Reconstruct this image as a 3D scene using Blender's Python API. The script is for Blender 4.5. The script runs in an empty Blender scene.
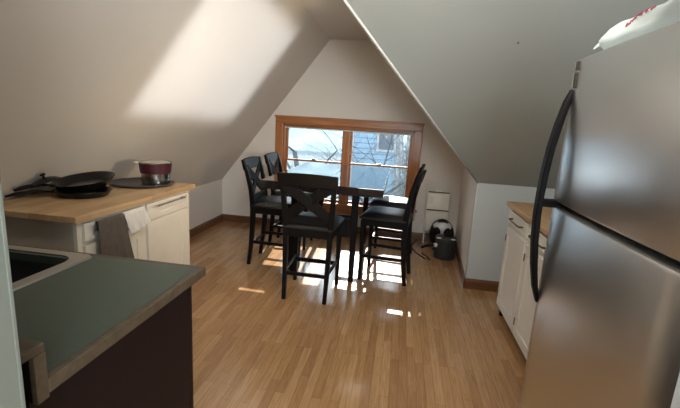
import bpy, bmesh, math, random
from mathutils import Vector, Matrix, Euler
random.seed(7)
SC = bpy.context.scene
COL = SC.collection
R = math.radians

# ------------------------------------------------------------------ helpers
def link(name, bm, mat, parent=None, smooth=False, loc=None):
    me = bpy.data.meshes.new(name)
    bmesh.ops.recalc_face_normals(bm, faces=bm.faces[:])
    bm.to_mesh(me); bm.free()
    for m in (mat if isinstance(mat, (list, tuple)) else [mat]):
        me.materials.append(m)
    if smooth:
        for p in me.polygons: p.use_smooth = True
    o = bpy.data.objects.new(name, me)
    COL.objects.link(o)
    if parent: o.parent = parent
    if loc: o.location = loc
    if smooth == 'auto':
        me.set_sharp_from_angle(angle=R(38))
    return o

def thing(name, label, cat, loc=(0, 0, 0), rz=0, group=None):
    o = bpy.data.objects.new(name, None)
    o.empty_display_size = 0.1
    COL.objects.link(o)
    o.location = loc; o.rotation_euler = (0, 0, rz)
    o['label'] = label; o['category'] = cat
    if group: o['group'] = group
    return o

def tag(o, label, cat, group=None):
    o['label'] = label; o['category'] = cat
    if group: o['group'] = group
    return o

def struct(name, bm, mat, parent=None, smooth=False):
    o = link(name, bm, mat, parent, smooth)
    if not parent: o['kind'] = 'structure'
    return o

def NB(): return bmesh.new()

def box(bm, x0, x1, y0, y1, z0, z1, bev=0.0, seg=2, M=None):
    vs = [bm.verts.new((x, y, z)) for x in (x0, x1) for y in (y0, y1) for z in (z0, z1)]
    idx = [(0, 1, 3, 2), (4, 6, 7, 5), (0, 4, 5, 1), (2, 3, 7, 6), (0, 2, 6, 4), (1, 5, 7, 3)]
    fs = [bm.faces.new([vs[i] for i in f]) for f in idx]
    if bev > 0:
        es = list({e for f in fs for e in f.edges})
        r = bmesh.ops.bevel(bm, geom=es, offset=bev, segments=seg, affect='EDGES', profile=0.5)
        vs = list({v for f in r['faces'] for v in f.verts} | {v for v in vs if v.is_valid})
    if M is not None:
        bmesh.ops.transform(bm, matrix=M, verts=[v for v in vs if v.is_valid])
    return vs

def tube(bm, pts, rad, seg=10, caps=True, flat=1.0):
    """round tube along points; rad number or list"""
    pts = [Vector(p) for p in pts]; n = len(pts)
    rads = rad if isinstance(rad, (list, tuple)) else [rad] * n
    rings = []; prev = None
    for i, p in enumerate(pts):
        t = (pts[min(i + 1, n - 1)] - pts[max(i - 1, 0)])
        t = t.normalized() if t.length > 1e-9 else Vector((0, 0, 1))
        if prev is None:
            a = Vector((0, 0, 1)) if abs(t.z) < .9 else Vector((1, 0, 0))
            u = t.cross(a).normalized()
        else:
            u = (prev - t * prev.dot(t)).normalized()
        prev = u; v = t.cross(u)
        rings.append([bm.verts.new(p + (u * math.cos(2 * math.pi * k / seg) + v * flat * math.sin(2 * math.pi * k / seg)) * rads[i]) for k in range(seg)])
    for a, b in zip(rings, rings[1:]):
        for k in range(seg):
            bm.faces.new([a[k], a[(k + 1) % seg], b[(k + 1) % seg], b[k]])
    if caps:
        bm.faces.new(rings[0][::-1]); bm.faces.new(rings[-1])

def sweep_rect(bm, pts, sizes, ax=Vector((1, 0, 0)), ch=0.004):
    """rectangular bar with chamfered corners; sizes list of (w along ax, d across)"""
    pts = [Vector(p) for p in pts]; n = len(pts); rings = []
    for i, p in enumerate(pts):
        t = (pts[min(i + 1, n - 1)] - pts[max(i - 1, 0)]).normalized()
        u = (ax - t * ax.dot(t)).normalized(); v = t.cross(u)
        w, d = sizes[i] if isinstance(sizes, list) else sizes
        w /= 2; d /= 2; c = min(ch, w * .5, d * .5)
        cs = [(w, d - c), (w - c, d), (-w + c, d), (-w, d - c), (-w, -d + c), (-w + c, -d), (w - c, -d), (w, -d + c)]
        rings.append([bm.verts.new(p + u * a + v * b) for a, b in cs])
    for a, b in zip(rings, rings[1:]):
        for k in range(8):
            bm.faces.new([a[k], a[(k + 1) % 8], b[(k + 1) % 8], b[k]])
    bm.faces.new(rings[0][::-1]); bm.faces.new(rings[-1])

def lathe(bm, prof, seg=40, M=None, cap0=True, cap1=True):
    rings = []
    for r, z in prof:
        rings.append([bm.verts.new((r * math.cos(2 * math.pi * k / seg), r * math.sin(2 * math.pi * k / seg), z)) for k in range(seg)])
    for a, b in zip(rings, rings[1:]):
        for k in range(seg):
            bm.faces.new([a[k], a[(k + 1) % seg], b[(k + 1) % seg], b[k]])
    if cap0: bm.faces.new(rings[0][::-1])
    if cap1: bm.faces.new(rings[-1])
    if M is not None:
        bmesh.ops.transform(bm, matrix=M, verts=[v for r in rings for v in r])

def prism(bm, poly, axis, a, b):
    """extrude 2-D polygon along axis; poly in the two remaining coords, in order"""
    def P(p, t):
        if axis == 'x': return (t, p[0], p[1])
        if axis == 'y': return (p[0], t, p[1])
        return (p[0], p[1], t)
    A = [bm.verts.new(P(p, a)) for p in poly]; B = [bm.verts.new(P(p, b)) for p in poly]
    bm.faces.new(A); bm.faces.new(B[::-1])
    n = len(poly)
    for i in range(n):
        bm.faces.new([A[i], B[i], B[(i + 1) % n], A[(i + 1) % n]])

def face(bm, pts):
    return bm.faces.new([bm.verts.new(p) for p in pts])

def slab(bm, pts, off):
    """thick panel from a planar polygon and an offset vector"""
    off = Vector(off)
    A = [bm.verts.new(Vector(p)) for p in pts]; B = [bm.verts.new(Vector(p) + off) for p in pts]
    bm.faces.new(A); bm.faces.new(B[::-1]); n = len(A)
    for i in range(n):
        bm.faces.new([A[i], B[i], B[(i + 1) % n], A[(i + 1) % n]])

def panel_door(bm, ax0, ax1, z0, z1, t, stile, rec, put):
    """shaker door: frame plus recessed panel; put(a, z, depth) -> 3D point"""
    def bx(a0, a1, b0, b1, d0, d1, bev=.0):
        ps = []
        for a in (a0, a1):
            for b in (b0, b1):
                for d in (d0, d1): ps.append(bm.verts.new(put(a, b, d)))
        for f in [(0, 1, 3, 2), (4, 6, 7, 5), (0, 4, 5, 1), (2, 3, 7, 6), (0, 2, 6, 4), (1, 5, 7, 3)]:
            bm.faces.new([ps[i] for i in f])
    bx(ax0, ax0 + stile, z0, z1, 0, t); bx(ax1 - stile, ax1, z0, z1, 0, t)
    bx(ax0 + stile, ax1 - stile, z0, z0 + stile, 0, t); bx(ax0 + stile, ax1 - stile, z1 - stile, z1, 0, t)
    bx(ax0 + stile, ax1 - stile, z0 + stile, z1 - stile, 0, t - rec)

# ------------------------------------------------------------------ materials
def mat(name, col, rough=.5, metal=0., bump=0., bscale=40., var=0., vscale=6., coat=0., spec=.5, stretch=None):
    m = bpy.data.materials.new(name); m.use_nodes = True
    nt = m.node_tree; N = nt.nodes; L = nt.links
    b = N['Principled BSDF']
    b.inputs['Base Color'].default_value = (*col, 1)
    b.inputs['Roughness'].default_value = rough
    b.inputs['Metallic'].default_value = metal
    b.inputs['Coat Weight'].default_value = coat
    b.inputs['Coat Roughness'].default_value = .05
    b.inputs['Specular IOR Level'].default_value = spec
    tc = N.new('ShaderNodeTexCoord')
    mp = N.new('ShaderNodeMapping'); L.new(tc.outputs['Object'], mp.inputs['Vector'])
    if stretch: mp.inputs['Scale'].default_value = stretch
    nz = N.new('ShaderNodeTexNoise'); nz.inputs['Scale'].default_value = vscale; nz.inputs['Detail'].default_value = 4
    L.new(mp.outputs['Vector'], nz.inputs['Vector'])
    cr = N.new('ShaderNodeValToRGB')
    v = max(var, .02)
    cr.color_ramp.elements[0].position = .3; cr.color_ramp.elements[1].position = .7
    cr.color_ramp.elements[0].color = (*[c * (1 - v) for c in col], 1)
    cr.color_ramp.elements[1].color = (*[min(1, c * (1 + v)) for c in col], 1)
    L.new(nz.outputs['Fac'], cr.inputs['Fac']); L.new(cr.outputs['Color'], b.inputs['Base Color'])
    if bump > 0:
        n2 = N.new('ShaderNodeTexNoise'); n2.inputs['Scale'].default_value = bscale; n2.inputs['Detail'].default_value = 3
        L.new(mp.outputs['Vector'], n2.inputs['Vector'])
        bp = N.new('ShaderNodeBump'); bp.inputs['Strength'].default_value = bump; bp.inputs['Distance'].default_value = .01
        L.new(n2.outputs['Fac'], bp.inputs['Height']); L.new(bp.outputs['Normal'], b.inputs['Normal'])
    return m

def mat_floor():
    m = bpy.data.materials.new('oak_strip_floor'); m.use_nodes = True
    nt = m.node_tree; N = nt.nodes; L = nt.links; b = N['Principled BSDF']
    tc = N.new('ShaderNodeTexCoord')
    mp = N.new('ShaderNodeMapping'); mp.inputs['Rotation'].default_value = (0, 0, R(90))
    L.new(tc.outputs['Object'], mp.inputs['Vector'])
    br = N.new('ShaderNodeTexBrick')
    br.inputs['Scale'].default_value = 1; br.inputs['Brick Width'].default_value = .46; br.inputs['Row Height'].default_value = .05
    br.inputs['Mortar Size'].default_value = .0007; br.inputs['Mortar Smooth'].default_value = .2
    br.offset = .37; br.offset_frequency = 3; br.squash = 1.25; br.squash_frequency = 2
    br.inputs['Color1'].default_value = (0, 0, 0, 1); br.inputs['Color2'].default_value = (1, 1, 1, 1); br.inputs['Mortar'].default_value = (.3, .3, .3, 1)
    L.new(mp.outputs['Vector'], br.inputs['Vector'])
    cr = N.new('ShaderNodeValToRGB'); e = cr.color_ramp.elements
    e[0].color = (.35, .19, .085, 1); e[1].color = (.475, .28, .135, 1)
    k = e.new(.5); k.color = (.42, .236, .107, 1)
    L.new(br.outputs['Color'], cr.inputs['Fac'])
    # grain
    g = N.new('ShaderNodeMapping'); g.inputs['Scale'].default_value = (60, 3.2, 1)
    L.new(tc.outputs['Object'], g.inputs['Vector'])
    nz = N.new('ShaderNodeTexNoise'); nz.inputs['Scale'].default_value = 1.5; nz.inputs['Detail'].default_value = 6; nz.inputs['Distortion'].default_value = 1.2
    L.new(g.outputs['Vector'], nz.inputs['Vector'])
    gr = N.new('ShaderNodeValToRGB'); gr.color_ramp.elements[0].position = .35; gr.color_ramp.elements[0].color = (.62, .58, .52, 1)
    gr.color_ramp.elements[1].position = .62; gr.color_ramp.elements[1].color = (1.05, 1.04, 1.02, 1)
    L.new(nz.outputs['Fac'], gr.inputs['Fac'])
    mx = N.new('ShaderNodeMix'); mx.data_type = 'RGBA'; mx.blend_type = 'MULTIPLY'; mx.inputs['Factor'].default_value = .55
    L.new(cr.outputs['Color'], mx.inputs[6]); L.new(gr.outputs['Color'], mx.inputs[7])
    m2 = N.new('ShaderNodeMix'); m2.data_type = 'RGBA'; m2.blend_type = 'MULTIPLY'
    L.new(br.outputs['Fac'], m2.inputs['Factor']); L.new(mx.outputs[2], m2.inputs[6]); m2.inputs[7].default_value = (.45, .35, .25, 1)
    L.new(m2.outputs[2], b.inputs['Base Color'])
    b.inputs['Roughness'].default_value = .17
    b.inputs['Specular IOR Level'].default_value = .85
    bp = N.new('ShaderNodeBump'); bp.inputs['Strength'].default_value = .04; bp.inputs['Distance'].default_value = .004
    L.new(nz.outputs['Fac'], bp.inputs['Height']); L.new(bp.outputs['Normal'], b.inputs['Normal'])
    return m

def mat_wood(name, c0, c1, axis='y', rough=.4, scale=1.0, coat=0.):
    m = bpy.data.materials.new(name); m.use_nodes = True
    nt = m.node_tree; N = nt.nodes; L = nt.links; b = N['Principled BSDF']
    tc = N.new('ShaderNodeTexCoord'); mp = N.new('ShaderNodeMapping')
    s = {'x': (1.5, 30, 30), 'y': (30, 1.5, 30), 'z': (30, 30, 1.5)}[axis]
    mp.inputs['Scale'].default_value = tuple(v * scale for v in s)
    L.new(tc.outputs['Object'], mp.inputs['Vector'])
    nz = N.new('ShaderNodeTexNoise'); nz.inputs['Scale'].default_value = 1.3; nz.inputs['Detail'].default_value = 6; nz.inputs['Distortion'].default_value = .8
    L.new(mp.outputs['Vector'], nz.inputs['Vector'])
    cr = N.new('ShaderNodeValToRGB'); cr.color_ramp.elements[0].position = .32; cr.color_ramp.elements[1].position = .68
    cr.color_ramp.elements[0].color = (*c0, 1); cr.color_ramp.elements[1].color = (*c1, 1)
    L.new(nz.outputs['Fac'], cr.inputs['Fac']); L.new(cr.outputs['Color'], b.inputs['Base Color'])
    b.inputs['Roughness'].default_value = rough; b.inputs['Coat Weight'].default_value = coat; b.inputs['Coat Roughness'].default_value = .2
    return m

def mat_butcher(name):
    m = bpy.data.materials.new(name); m.use_nodes = True
    nt = m.node_tree; N = nt.nodes; L = nt.links; b = N['Principled BSDF']
    tc = N.new('ShaderNodeTexCoord'); mp = N.new('ShaderNodeMapping'); mp.inputs['Rotation'].default_value = (0, 0, R(90))
    L.new(tc.outputs['Object'], mp.inputs['Vector'])
    br = N.new('ShaderNodeTexBrick'); br.inputs['Scale'].default_value = 1; br.inputs['Brick Width'].default_value = .5; br.inputs['Row Height'].default_value = .045
    br.inputs['Mortar Size'].default_value = .0004; br.inputs['Color1'].default_value = (.43, .27, .135, 1); br.inputs['Color2'].default_value = (.54, .37, .20, 1)
    br.inputs['Mortar'].default_value = (.4, .24, .12, 1)
    L.new(mp.outputs['Vector'], br.inputs['Vector'])
    nz = N.new('ShaderNodeTexNoise'); nz.inputs['Scale'].default_value = 1.5; nz.inputs['Detail'].default_value = 5
    g = N.new('ShaderNodeMapping'); g.inputs['Scale'].default_value = (40, 2, 40); L.new(tc.outputs['Object'], g.inputs['Vector']); L.new(g.outputs['Vector'], nz.inputs['Vector'])
    gr = N.new('ShaderNodeValToRGB'); gr.color_ramp.elements[0].position = .3; gr.color_ramp.elements[0].color = (.78, .74, .7, 1); gr.color_ramp.elements[1].position = .65
    L.new(nz.outputs['Fac'], gr.inputs['Fac'])
    mx = N.new('ShaderNodeMix'); mx.data_type = 'RGBA'; mx.blend_type = 'MULTIPLY'; mx.inputs['Factor'].default_value = 1
    L.new(br.outputs['Color'], mx.inputs[6]); L.new(gr.outputs['Color'], mx.inputs[7]); L.new(mx.outputs[2], b.inputs['Base Color'])
    b.inputs['Roughness'].default_value = .42
    return m

def mat_steel():
    m = bpy.data.materials.new('brushed_stainless'); m.use_nodes = True
    nt = m.node_tree; N = nt.nodes; L = nt.links; b = N['Principled BSDF']
    b.inputs['Base Color'].default_value = (.66, .67, .67, 1); b.inputs['Metallic'].default_value = 1.
    tc = N.new('ShaderNodeTexCoord'); mp = N.new('ShaderNodeMapping'); mp.inputs['Scale'].default_value = (3, 3, 60)
    L.new(tc.outputs['Object'], mp.inputs['Vector'])
    nz = N.new('ShaderNodeTexNoise'); nz.inputs['Scale'].default_value = 1; nz.inputs['Detail'].default_value = 3
    L.new(mp.outputs['Vector'], nz.inputs['Vector'])
    mr = N.new('ShaderNodeMapRange'); mr.inputs['To Min'].default_value = .285; mr.inputs['To Max'].default_value = .315
    L.new(nz.outputs['Fac'], mr.inputs['Value']); L.new(mr.outputs['Result'], b.inputs['Roughness'])
    # soft waviness of the sheet
    n2 = N.new('ShaderNodeTexNoise'); n2.inputs['Scale'].default_value = 5; n2.inputs['Detail'].default_value = 1
    L.new(tc.outputs['Object'], n2.inputs['Vector'])
    bp = N.new('ShaderNodeBump'); bp.inputs['Strength'].default_value = .10; bp.inputs['Distance'].default_value = .02
    L.new(n2.outputs['Fac'], bp.inputs['Height']); L.new(bp.outputs['Normal'], b.inputs['Normal'])
    return m

def mat_glass(name, tint=(1, 1, 1), gl=.06):
    m = bpy.data.materials.new(name); m.use_nodes = True
    nt = m.node_tree; N = nt.nodes; L = nt.links
    for n in list(N):
        if n.type != 'OUTPUT_MATERIAL': N.remove(n)
    out = [n for n in N if n.type == 'OUTPUT_MATERIAL'][0]
    t = N.new('ShaderNodeBsdfTransparent'); t.inputs['Color'].default_value = (*tint, 1)
    g = N.new('ShaderNodeBsdfGlossy'); g.inputs['Roughness'].default_value = .02
    fr = N.new('ShaderNodeFresnel'); fr.inputs['IOR'].default_value = 1.35
    mx = N.new('ShaderNodeMixShader')
    L.new(fr.outputs[0], mx.inputs[0]); L.new(t.outputs[0], mx.inputs[1]); L.new(g.outputs[0], mx.inputs[2])
    L.new(mx.outputs[0], out.inputs['Surface'])
    return m

M_floor = mat_floor()
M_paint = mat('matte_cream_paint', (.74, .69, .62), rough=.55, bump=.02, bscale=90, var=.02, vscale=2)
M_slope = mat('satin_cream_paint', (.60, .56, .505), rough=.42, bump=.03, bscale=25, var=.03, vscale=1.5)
M_grey = mat('shaded_slope_paint', (.31, .32, .295), rough=.6, bump=.02, bscale=60, var=.02, vscale=2)  # off-white paint; the slope's shade is put into this darker tone
M_blue = mat('cool_lit_paint', (.56, .61, .62), rough=.55, bump=.02, bscale=60, var=.02, vscale=2)  # off-white paint with the cool window light mixed into its colour
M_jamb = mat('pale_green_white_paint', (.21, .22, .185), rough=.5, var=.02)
M_bead = mat('white_corner_bead', (.68, .67, .63), rough=.5)
M_base = mat_wood('baseboard_wood', (.10, .040, .016), (.185, .078, .032), 'x', .38)
M_basey = mat_wood('baseboard_wood_long', (.10, .040, .016), (.185, .078, .032), 'y', .38)
M_case = mat_wood('orange_pine_casing', (.28, .095, .025), (.48, .19, .06), 'x', .32, coat=.3)
M_casev = mat_wood('orange_pine_casing_upright', (.28, .095, .025), (.48, .19, .06), 'z', .32, coat=.3)
M_butch = mat_butcher('butcher_block')
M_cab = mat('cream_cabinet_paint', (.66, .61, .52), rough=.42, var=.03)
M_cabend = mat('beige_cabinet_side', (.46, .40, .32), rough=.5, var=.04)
M_wcab = mat('white_cabinet_paint', (.72, .70, .64), rough=.4, var=.02)
M_nickel = mat('brushed_nickel', (.55, .53, .50), rough=.3, metal=1.)
M_dkmetal = mat('dark_bronze_metal', (.10, .085, .07), rough=.35, metal=.8)
M_black = mat('black_plastic', (.006, .006, .0065), rough=.5, spec=.12)
M_blackm = mat('black_matte', (.02, .02, .021), rough=.6)
M_espr = mat_wood('espresso_wood', (.0035, .003, .003), (.006, .005, .0045), 'z', .45)
M_espr.node_tree.nodes['Principled BSDF'].inputs['Specular IOR Level'].default_value = .14
M_table = mat('espresso_tabletop', (.014, .010, .009), rough=.06, var=.2, vscale=8, coat=.6, stretch=(10, 1, 1))
M_leath = mat('black_faux_leather', (.012, .012, .013), rough=.32, bump=.15, bscale=220)
M_green = mat('dark_green_laminate', (.048, .064, .046), rough=.5, var=.10, vscale=160)
M_edge = mat_wood('counter_oak_edge', (.070, .047, .027), (.105, .073, .044), 'x', .6)
M_maroon = mat_wood('dark_maroon_panel', (.008, .003, .0035), (.013, .005, .0055), 'z', .55)
M_maroon.node_tree.nodes['Principled BSDF'].inputs['Specular IOR Level'].default_value = .25
M_sinkm = mat('sink_steel', (.52, .51, .48), rough=.28, metal=1.)
M_sinkd = mat('sink_bowl_dark', (.035, .035, .035), rough=.4, metal=.3)
M_steel = mat_steel()
M_fridge_body = mat('fridge_grey_side', (.18, .18, .18), rough=.5, bump=.05, bscale=300)
M_bag = mat('white_thin_plastic', (.80, .92, .92), rough=.35, bump=.3, bscale=22, var=.06)
M_red = mat('red_print', (.50, .10, .14), rough=.5)
M_pan = mat('black_nonstick', (.006, .006, .006), rough=.25, spec=.3)
M_pansteel = mat('worn_pan_steel', (.35, .32, .28), rough=.3, metal=1.)
M_tray = mat('dark_enamel_tray', (.035, .033, .033), rough=.28)
M_pot = mat('pot_stainless', (.42, .41, .40), rough=.18, metal=1.)
M_band = mat('maroon_silicone', (.05, .006, .012), rough=.45)
M_potglass = mat('glass_lid_top', (.42, .40, .33), rough=.1, spec=.8)
M_towel = mat('brown_terry_towel', (.10, .078, .062), rough=.95, bump=.6, bscale=260, var=.12, vscale=30)
M_wcloth = mat('white_cotton_cloth', (.62, .58, .52), rough=.9, bump=.3, bscale=180)
M_heater = mat('cream_enamel', (.82, .78, .68), rough=.45, var=.03)
M_silver = mat('silver_plastic', (.60, .60, .59), rough=.35, metal=.1)
M_glass = mat_glass('window_glass')
M_white = mat('white_plastic', (.75, .74, .70), rough=.4)
M_dark_in = mat('cabinet_toe_wood', (.09, .04, .02), rough=.5)

# ------------------------------------------------------------------ room shell
XL, YE, ZK = -2.355, 5.11, .58
ZC = 2.41
XA, XB = -.965, -.47          # flat ceiling strip at the gable
XR1, XR0 = .787, .692         # right dormer wall: far, near
YB, ZB = 3.63, .98            # low wall facing the kitchen
XE = 1.49; Y0 = -1.7
GK = 1.25
EDGE_T = (-.643, YB - (ZC - ZB) / GK, ZC)

bm = NB(); box(bm, XL - .1, XE + .1, Y0 - .1, YE + .16, -.1, 0); struct('floor', bm, M_floor)
# end wall with the window opening
WX0, WX1, WZ0, WZ1 = -1.525, .150, .375, 1.375
T = .16
bm = NB()
for p in ([(XL - .1, 0), (WX0, 0), (WX0, 1.72), (XL - .1, .56)],
          [(WX1, 0), (XR1 + .1, 0), (XR1 + .1, .90), (WX1, 1.72)],
          [(WX0, 0), (WX1, 0), (WX1, WZ0), (WX0, WZ0)],
          [(WX0, WZ1), (WX1, WZ1), (WX1, 1.72), (XB, ZC + .02), (XA, ZC + .02), (WX0, 1.72)]):
    prism(bm, p, 'y', YE, YE + T)
struct('wall_back', bm, M_paint)
bm = NB(); box(bm, XL - .1, XL, Y0, YE + .1, 0, ZK); struct('wall_left', bm, M_paint)
# left slope
bm = NB()
nx = 1
dirv = Vector((XA - XL, 0, ZC - ZK)).normalized(); nrm = Vector((-dirv.z, 0, dirv.x)) * .1
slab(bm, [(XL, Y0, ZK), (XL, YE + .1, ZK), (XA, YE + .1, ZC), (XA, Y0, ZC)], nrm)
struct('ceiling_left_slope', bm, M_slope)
# flat ceiling
bm = NB()
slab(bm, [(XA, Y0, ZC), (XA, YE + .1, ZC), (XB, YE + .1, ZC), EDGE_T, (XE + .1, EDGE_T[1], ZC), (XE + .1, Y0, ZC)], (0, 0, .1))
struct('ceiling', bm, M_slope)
# grey slope that comes down to the low wall on the right
E0 = (XR0, YB, ZB)
bm = NB()
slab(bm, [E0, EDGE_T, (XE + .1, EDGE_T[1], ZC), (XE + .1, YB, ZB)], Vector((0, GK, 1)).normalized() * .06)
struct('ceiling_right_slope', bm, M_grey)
# right slope of the window bay (ruled between gable and edge)
bm = NB()
n = 10
a0, a1 = Vector((XR1, YE + .1, .99)), Vector((XB, YE + .1, ZC))
b0, b1 = Vector(E0), Vector(EDGE_T)
up = Vector((.06, 0, .05))
g = [[[bm.verts.new((a0.lerp(a1, i / n)).lerp(b0.lerp(b1, i / n), j / n) + up * k) for k in (0, 1)] for j in range(n + 1)] for i in range(n + 1)]
for i in range(n):
    for j in range(n):
        for k in (0, 1):
            bm.faces.new([g[i][j][k], g[i + 1][j][k], g[i + 1][j + 1][k], g[i][j + 1][k]])
struct('ceiling_bay_slope', bm, M_paint, smooth=True)
bm = NB()
slab(bm, [(XR0, YB + .003, 0), (XR1, YE + .1, 0), (XR1, YE + .1, .99), (XR0, YB + .003, ZB)], (.08, 0, 0))
struct('wall_bay_right', bm, M_paint)
bm = NB(); box(bm, XR0, XE + .1, YB, YB + .08, 0, ZB + .03); struct('wall_low_right', bm, M_blue)
bm = NB(); box(bm, XE, XE + .1, Y0, YB, 0, ZC); struct('wall_right', bm, M_blue)
bm = NB(); box(bm, XL - .1, XE + .1, Y0 - .1, Y0, 0, ZC + .1); struct('wall_front', bm, M_paint)
# corner beads along the edge
bm = NB(); tube(bm, [Vector(E0) + Vector((-.004, -.003, 0)), Vector(EDGE_T) + Vector((0, -.003, -.006))], .0085, 8); struct('trim_1', bm, M_bead, smooth=True)
bm = NB(); tube(bm, [(XR0 - .001, YB - .001, .08), (XR0 - .001, YB - .001, ZB)], .005, 8); struct('trim_2', bm, M_bead, smooth=True)
# stub wall beside the camera (left frame edge)
PX = -.577
bm = NB()
def slope_x(z): return XL + (z - ZK) * (XA - XL) / (ZC - ZK)
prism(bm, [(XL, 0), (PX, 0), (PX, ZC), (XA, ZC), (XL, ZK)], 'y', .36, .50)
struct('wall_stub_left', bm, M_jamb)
bm = NB(); box(bm, PX - .006, PX + .002, .497, .503, 0, ZC, .001); struct('trim_3', bm, M_jamb)
# baseboards
def baseb(name, p, q, off, m):
    bm = NB(); p = Vector(p); q = Vector(q); off = Vector(off)
    prof = [(0, 0), (1, 0), (1, .8), (.75, .86), (.55, .97), (0, 1)]
    A = [bm.verts.new(p + off * a + Vector((0, 0, .095 * b))) for a, b in prof]
    B = [bm.verts.new(q + off * a + Vector((0, 0, .095 * b))) for a, b in prof]
    bm.faces.new(A); bm.faces.new(B[::-1])
    for i in range(6): bm.faces.new([A[i], B[i], B[(i + 1) % 6], A[(i + 1) % 6]])
    struct(name, bm, m)
baseb('baseboard_left', (XL, .55, 0), (XL, YE, 0), (.018, 0, 0), M_basey)
baseb('baseboard_back', (XL, YE, 0), (XR1, YE, 0), (0, -.018, 0), M_base)
baseb('baseboard_bay', (XR0, YB - .018, 0), (XR1, YE, 0), (-.018, 0, 0), M_basey)
baseb('baseboard_low_right', (XR0 - .018, YB, 0), (XE, YB, 0), (0, -.018, 0), M_base)
# nail hole dot on the grey slope
bm = NB(); bmesh.ops.create_uvsphere(bm, u_segments=10, v_segments=6, radius=.006)
o = link('nail_head', bm, M_dkmetal, smooth=True); o.location = (.672, 2.826, 1.985)
tag(o, 'small dark nail head in the plain grey sloped ceiling', 'nail')

# ------------------------------------------------------------------ window
win = bpy.data.objects.new('window_1', None); COL.objects.link(win); win['kind'] = 'structure'
CW = .098
bm = NB()
y0, y1 = YE - .022, YE
box(bm, WX0 - CW, WX1 + CW, y0, y1, WZ1, WZ1 + CW, .005)
box(bm, WX0 - CW - .012, WX1 + CW + .012, y0 - .012, y1, WZ1 + CW - .022, WZ1 + CW, .004)
box(bm, WX0 - CW, WX1 + CW, y0, y1, WZ0 - CW - .03, WZ0, .005)
box(bm, WX0 - CW - .02, WX1 + CW + .02, y0 - .035, YE + .04, WZ0 - .012, WZ0 + .012, .005)
link('window_casing', bm, M_case, win)
bm = NB()
box(bm, WX0 - CW, WX0, y0, y1, WZ0, WZ1, .005); box(bm, WX1, WX1 + CW, y0, y1, WZ0, WZ1, .005)
XM = -.692
box(bm, XM - .04, XM + .04, YE - .012, YE + T, WZ0, WZ1, .005)
for sx in (WX0, WX1 - .022): box(bm, sx, sx + .022, YE, YE + T, WZ0, WZ1)
link('window_jamb', bm, M_casev, win)
bm = NB(); box(bm, WX0, WX1, YE, YE + T, WZ1 - .022, WZ1); box(bm, WX0, WX1, YE, YE + T + .02, WZ0 - .001, WZ0 + .022)
link('window_head', bm, M_case, win)
ZM = .905
for (a, b) in ((WX0 + .022, XM - .04), (XM + .04, WX1 - .022)):
    for (za, zb, yy) in ((ZM - .012, WZ1 - .022, YE + .085), (WZ0 + .022, ZM + .016, YE + .045)):
        bm = NB(); s = .026
        box(bm, a, a + s, yy, yy + .03, za, zb, .003); box(bm, b - s, b, yy, yy + .03, za, zb, .003)
        box(bm, a + s, b - s, yy, yy + .03, za, za + .022, .003); box(bm, a + s, b - s, yy, yy + .03, zb - .024, zb, .003)
        sh = link('window_sash', bm, M_case, win)
        bm = NB(); box(bm, a + s - .004, b - s + .004, yy + .013, yy + .017, za + .018, zb - .02)
        link('window_pane', bm, M_glass, sh)
    bm = NB(); c = (a + b) / 2
    box(bm, c - .03, c + .03, YE + .03, YE + .075, ZM + .016, ZM + .026, .003); tube(bm, [(c - .02, YE + .045, ZM + .03), (c + .03, YE + .03, ZM + .033)], .006, 8)
    link('sash_lock', bm, M_nickel, win)
# raised slatted blind packed at the head
bl = thing('window_blind', 'wooden slat blind pulled up tight under the top window casing', 'blind', (0, 0, 0))
bm = NB()
for i in range(4):
    z = WZ1 - .008 - i * .009
    box(bm, WX0 + .026, WX1 - .026, YE - .02, YE + .035, z - .003, z + .003, .001)
link('slat_stack', bm, M_case, bl)
bm = NB(); box(bm, WX0 + .026, WX1 - .026, YE - .02, YE + .03, WZ1 - .056, WZ1 - .043, .003); link('bottom_rail', bm, M_white, bl)

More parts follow.
